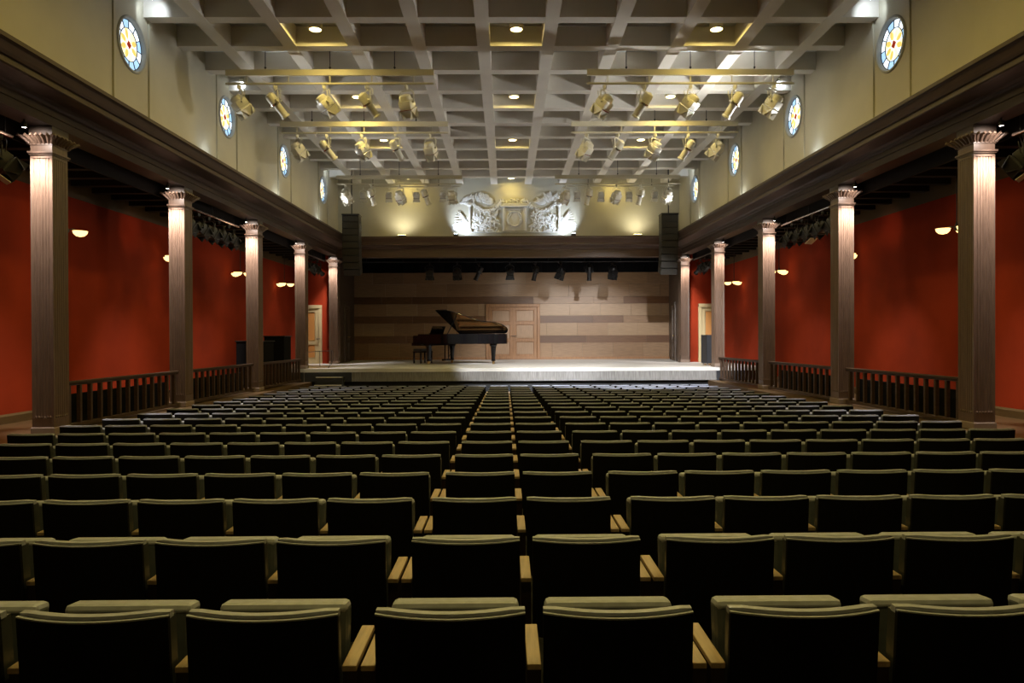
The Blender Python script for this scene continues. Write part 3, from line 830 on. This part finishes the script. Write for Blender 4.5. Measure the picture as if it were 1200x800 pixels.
# warm pools on the cream wall come from two wall washers behind the beam
for s, x in ((-1, -3.6), (1, 4.3)):
    tt = thing('wall_washer', 'small warm wall washer on the beam at the %s of the relief' % SIDE[s], 'spotlight', (x, YP - .5, z_(3.385)), (0, 0, 0), 'warm wall washers over the stage')
    one(lambda b: b.box((0, 0, .025), (.3, .1, .05), None, .008), 'lamp_housing', M['darkmetal'], tt)
    one(lambda b: b.box((0, 0, .053), (.26, .07, .006)), 'lamp_lens', M['bulb'], tt)
    light('SPOT', 'washer_beam', (x, YP - .5, z_(3.385) + .09), 44, (1, .91, .66), .1, (x, YP, z_(4.5)), 140, 1)

# ------------------------------------------------------------------ grand piano
def cat(pts, n=8):
    out = []
    for i in range(1, len(pts) - 2):
        p0, p1, p2, p3 = [Vector(p) for p in pts[i - 1:i + 3]]
        for k in range(n):
            t = k / n
            out.append(.5 * ((2 * p1) + (-p0 + p2) * t + (2 * p0 - 5 * p1 + 4 * p2 - p3) * t * t + (-p0 + 3 * p1 - 3 * p2 + p3) * t ** 3))
    out.append(Vector(pts[-2])); return [(p.x, p.y) for p in out]
curve = cat([(.5, -.76), (.85, -.76), (1.15, -.70), (1.45, -.48), (1.75, -.20), (2.05, -.02), (2.38, .02), (2.62, .14), (2.74, .38), (2.66, .63), (2.45, .76), (2.1, .77)], 6)
OUT = [(.0, .77), (.0, -.77), (.5, -.765)] + curve
def inset(poly, d):
    n = len(poly); out = []
    for i in range(n):
        p, a, c = Vector(poly[i]), Vector(poly[i - 1]), Vector(poly[(i + 1) % n])
        e1 = (p - a).normalized(); e2 = (c - p).normalized(); t = (e1 + e2).normalized()
        nrm = Vector((-t.y, t.x)); k = max(.5, abs(nrm.dot(Vector((-e1.y, e1.x)))))
        out.append(tuple(p + nrm * d / k))
    return out
ang = math.radians(-33)
ax, ay = Vector((math.cos(ang), math.sin(ang))), Vector((-math.sin(ang), math.cos(ang)))
mid = Vector((-2.22 + CX, 24.72)); org = mid - .35 * ax
pn = thing('grand_piano', 'black concert grand piano with its lid open on the stage', 'piano', (org.x, org.y, STAGE), (0, 0, ang))
IN = inset(OUT, .05)
def f(b):
    z0, z1 = .67, 1.0; n = len(OUT)
    vs = [(x, y, z) for P, z in ((OUT, z0), (OUT, z1), (IN, z1), (IN, z0)) for x, y in P]
    fs = []
    for r in range(3):
        for i in range(n): fs.append((r * n + i, r * n + (i + 1) % n, (r + 1) * n + (i + 1) % n, (r + 1) * n + i))
    for i in range(n): fs.append((3 * n + i, 3 * n + (i + 1) % n, (i + 1) % n, i))
    keep = []
    b.add(vs, fs)
    b.prism(inset(OUT, .04), .70, .80)
one(f, 'rim', M['blackgloss'], pn)
PL = [p for p in inset(OUT, .07) if p[0] > .44] 
def f(b): b.prism([(.46, .69), (.46, -.69)] + PL, .86, .88)
one(f, 'soundboard', M['sound'], pn)
def f(b):
    b.box((.55, 0, .935), (.14, 1.34, .03), None, .01)
    q = inset(OUT, .09); n = len(q)
    for i in range(3, n - 1): b.path([(q[i][0], q[i][1], .93), (q[i + 1][0], q[i + 1][1], .93)], .035, 6)
    for ys, xe, ye in ((-.45, 1.25, -.45), (-.15, 1.75, -.02), (.2, 2.45, .28), (.5, 2.6, .5)):
        b.path([(.55, ys, .935), (xe, ye, .935)], .028, 6)
    b.path([(.95, -.65, .925), (1.5, -.2, .925), (2.0, .25, .925), (2.5, .6, .925)], .03, 6)
one(f, 'iron_plate', M['gold'], pn)
def f(b): b.box((-.10, 0, .66), (.36, 1.54, .10), None, .012); b.box((-.02, .72, .80), (.40, .10, .30), None, .02); b.box((-.02, -.72, .80), (.40, .10, .30), None, .02); b.box((-.27, 0, .655), (.03, 1.3, .07), None, .01)
one(f, 'key_bed', M['blackgloss'], pn)
def f(b):
    for k in range(52): b.box((-.14, -.61 + 1.22 * (k + .5) / 52, .725), (.15, .0215, .022))
one(f, 'white_keys', M['ivory'], pn)
def f(b):
    for k in range(51):
        if k % 7 in (0, 2, 3, 5, 6): b.box((-.105, -.61 + 1.22 * (k + 1) / 52, .742), (.095, .011, .02))
one(f, 'black_keys', M['black'], pn)
def f(b): b.box((.03, 0, .86), (.03, 1.34, .25), Matrix.Translation((0, 0, 0)), .008); b.box((.22, 0, .985), (.42, 1.42, .025), None, .008)
one(f, 'fallboard', M['blackgloss'], pn)
def f(b):
    T = Matrix.Translation((.18, 0, 1.0)) @ Matrix.Rotation(math.radians(24), 4, 'Y')
    b.box((0, 0, .15), (.018, .72, .29), T, .006); b.box((-.02, 0, .01), (.07, .72, .018), T, .004); b.tube((.02, 0, .2), (.17, 0, .05), .008, 6, None, T)
one(f, 'music_desk', M['blackgloss'], pn)
TH = math.radians(30)
TL = Matrix.Translation((0, .77, 1.005)) @ Matrix.Rotation(-TH, 4, 'X')      # hinge on the straight side
LID = [(p[0], p[1] - .77) for p in OUT if p[0] >= .5]
LID = [(.58, 0), (.58, -1.54)] + [p for p in LID if p[0] > .6]
def f(b): b.prism(LID, .0, .024, TL)
lid = one(f, 'lid', M['blackgloss'], pn)
def f(b): b.prism([(.60, -.02), (.60, -1.52), (1.02, -1.52), (1.02, -.02)], .026, .046, TL)
one(f, 'lid_flap', M['blackgloss'], lid)
def f(b):
    top = TL @ Vector((1.15, -1.10, 0)); b.tube((1.15, -.66, .98), top, .013, 8)
one(f, 'lid_prop', M['blackgloss'], pn)
for (lx, ly) in ((.36, -.64), (.36, .64), (2.28, .36)):
    def f(b):
        sq = lambda a, z: [(lx + a * i, ly + a * j, z) for i, j in ((-1, -1), (1, -1), (1, 1), (-1, 1))]
        b.loft([sq(.085, .70), sq(.085, .62), sq(.065, .58), sq(.06, .50), sq(.042, .16), sq(.05, .14), sq(.05, .10)])
    lg = one(f, 'leg', M['blackgloss'], pn)
    def f(b): b.tube((lx - .02, ly, .045), (lx + .02, ly, .045), .045, 14); b.box((lx, ly, .085), (.07, .05, .03))
    one(f, 'caster', M['brass'], lg)
def f(b):
    for yy in (-.10, .10): b.box((.62, yy, .40), (.03, .025, .56))
    b.box((.62, 0, .67), (.10, .34, .06)); b.box((.60, 0, .13), (.16, .32, .06), None, .01)
    b.tube((.66, 0, .15), (1.0, 0, .68), .01, 6)
ly_ = one(f, 'pedal_lyre', M['blackgloss'], pn)
def f(b):
    for yy in (-.07, 0, .07): b.box((.46, yy, .09), (.16, .03, .012))
one(f, 'pedals', M['brass'], ly_)
bl = org - .42 * ax
bn = thing('piano_bench', 'low black padded bench in front of the piano keyboard', 'bench', (bl.x, bl.y, STAGE), (0, 0, ang))
one(lambda b: b.box((0, 0, .46), (.36, .62, .08), None, .02), 'cushion', M['leatherdk'], bn)
one(lambda b: b.box((0, 0, .39), (.36, .64, .05), None, .006), 'bench_frame', M['blackgloss'], bn)
for i in (-1, 1):
    for j in (-1, 1): one(lambda b: b.box((i * .15, j * .29, .185), (.045, .045, .37), None, .004), 'leg', M['blackgloss'], bn)

# ------------------------------------------------------------------ other stage and gallery things
def chest(loc, w, d, h, label):
    t = thing('cabinet', label, 'cabinet', loc, (0, 0, -TA))
    one(lambda b: b.box((0, 0, .04 + (h - .06) / 2), (w, d, h - .08), None, .01), 'cabinet_body', M['drape'], t)
    one(lambda b: b.box((0, 0, h - .015), (w + .05, d + .05, .03), None, .006), 'cabinet_top', M['black'], t)
    for i in (-1, 1): one(lambda b: b.box((i * (w / 2 - .08), 0, .02), (.09, d - .05, .04)), 'foot', M['black'], t)
    one(lambda b: (b.box((-w / 4, -d / 2 - .004, h / 2), (w / 2 - .04, .008, h - .2)), b.box((w / 4, -d / 2 - .004, h / 2), (w / 2 - .04, .008, h - .2))), 'door', M['drape'], t)
chest((-6.64, 18.9, GAL), .66, .9, 1.20, 'low black cabinet in the left gallery, between the third column and red wall')
chest((-6.44, 20.1, GAL), .55, .6, 1.33, 'taller black cabinet in the left gallery near the stage corner')
t = thing('flight_case', 'tall black case on casters standing at the right stage corner', 'case', (6.02 + .08, 22.1, STAGE), (0, 0, .1))
one(lambda b: b.box((0, 0, .50), (.40, .45, .86), None, .015), 'case_body', M['navy'], t)
one(lambda b: [b.box((i * .195, -.225, .5), (.022, .022, .87)) for i in (-1, 1)], 'edge_trim', M['black'], t)
for i in (-1, 1):
    for j in (-1, 1): one(lambda b: (b.tube((i * .15 - .012, j * .17, .035), (i * .15 + .012, j * .17, .035), .035, 12), b.box((i * .15, j * .17, .065), (.05, .05, .015))), 'caster', M['chrome'], t)
# steps up to the stage on the left
t = thing('stage_steps', 'dark steps with pale nosings at the left of the stage edge', 'steps', (-5.15, 20.70, floor_z(20.7)))
hs = STAGE - floor_z(20.3)
for k in range(2):
    zt = hs * (.83 - k * .17) ; yy = .0 - k * .15
    def f(b): b.box((0, yy, zt / 2), (.80, .148, zt), None, .004)
    st = one(f, 'step', M['navy'], t)
    one(lambda b: b.box((0, yy - .07, zt - .006), (.76, .02, .022)), 'nosing', M['gel'], st)
# thin rail between the stage corner columns
t = thing('rope_barrier', 'thin dark rail at the left stage corner with a sloping end', 'rail', (-6.05, 21.45, STAGE))
one(lambda b: b.path([(.0, 0, .46), (.05, 1.5, .47), (.09, 2.9, .46)], .010, 8), 'rail', M['darkmetal'], t)
one(lambda b: b.path([(.12, 2.85, .46), (.55, 1.2, .22), (.75, -.3, .02)], .012, 8), 'handrail', M['darkmetal'], t)
for yy in (0, 1.5, 2.85): one(lambda b: b.tube((.03 * yy, yy, 0), (.03 * yy, yy, .46), .010, 8), 'post', M['darkmetal'], t)
# wall taps/hooks on the stage side walls
# ------------------------------------------------------------------ stage and fill light
light('SPOT', 'stage_key', (3.55, 13.5, z_(4.35)), 7000, (1, .98, .95), .10, (3.2, 22.4, STAGE), 46, .35)
light('SPOT', 'stage_key_b', (-1.55, 13.5, z_(4.35)), 4200, (1, .98, .95), .10, (.7, 22.4, STAGE), 29, .4)
light('SPOT', 'stage_wall', (2.6, 16.8, z_(4.35)), 100, (1, .93, .84), .10, (2.9, 28.8, z_(.2)), 44, .7)
for px, e in ((598, 50), (658, 62), (719, 55)):
    light('SPOT', 'stage_top', (X_at(px, 26), 26.42, z_(2.2)), e, (1, .90, .76), .08, (X_at(px, 26) + .5, 28.6, STAGE + .9), 140, .9)
light('SPOT', 'piano_key', (-1.5, 16.8, z_(4.36)), 4200, (1, .96, .9), .06, (-1.15 + CX, 24.1, STAGE + 1.0), 13, .6)
# cornice uplights: first right one inferred, the others added to brighten the ceiling
for s in (-1, 1):
    for i, y in enumerate((14.2, 18.4, 22.2)):
        x = s * (hx(y) - .18)
        tt = thing('cornice_fill_uplight', 'cold uplight of a mostly added set on the %s cornice, %s from the camera' % (SIDE[s], ORD[i]), 'spotlight', (x, y, z_(3.375)), (0, 0, TA * s), 'uplights on the cornices')
        one(lambda b: (b.box((0, 0, .03), (.16, .3, .05), None, .01), b.box((0, 0, .08), (.13, .26, .07), None, .01)), 'lamp_housing', M['darkmetal'], tt)
        one(lambda b: b.box((0, 0, .118), (.11, .22, .006)), 'lamp_lens', M['coldbulb'], tt)
        light('SPOT', 'cornice_beam', (x, y, z_(3.375) + .14), (900 if (s > 0 and i == 0) else 170), (.97, .97, .94), .06, (s * 2.2, y + (.4 if i == 0 else -.6), z_(5.4)), 92, .8)
# two of the gallery lamps put a glow on the red wall
for s in (-1, 1):
    for y, yt in ((14.0, 14.4), (16.5, 18.1)):
        light('SPOT', 'gallery_glow', (s * (hx(y) + .5), y + .1, z_(2.25)), 9, (1, .5, .3), .05, (s * wx(yt), yt, z_(2.15)), 60, 1)

# ------------------------------------------------------------------ world and view
w = bpy.data.worlds.new('world'); bpy.context.scene.world = w; w.use_nodes = True
w.node_tree.nodes['Background'].inputs['Color'].default_value = (.02, .022, .03, 1); w.node_tree.nodes['Background'].inputs['Strength'].default_value = .2
vs = bpy.context.scene.view_settings
vs.view_transform = 'Standard'; vs.look = 'None'; vs.gamma = 1; vs.use_curve_mapping = False; vs.exposure = 0.0
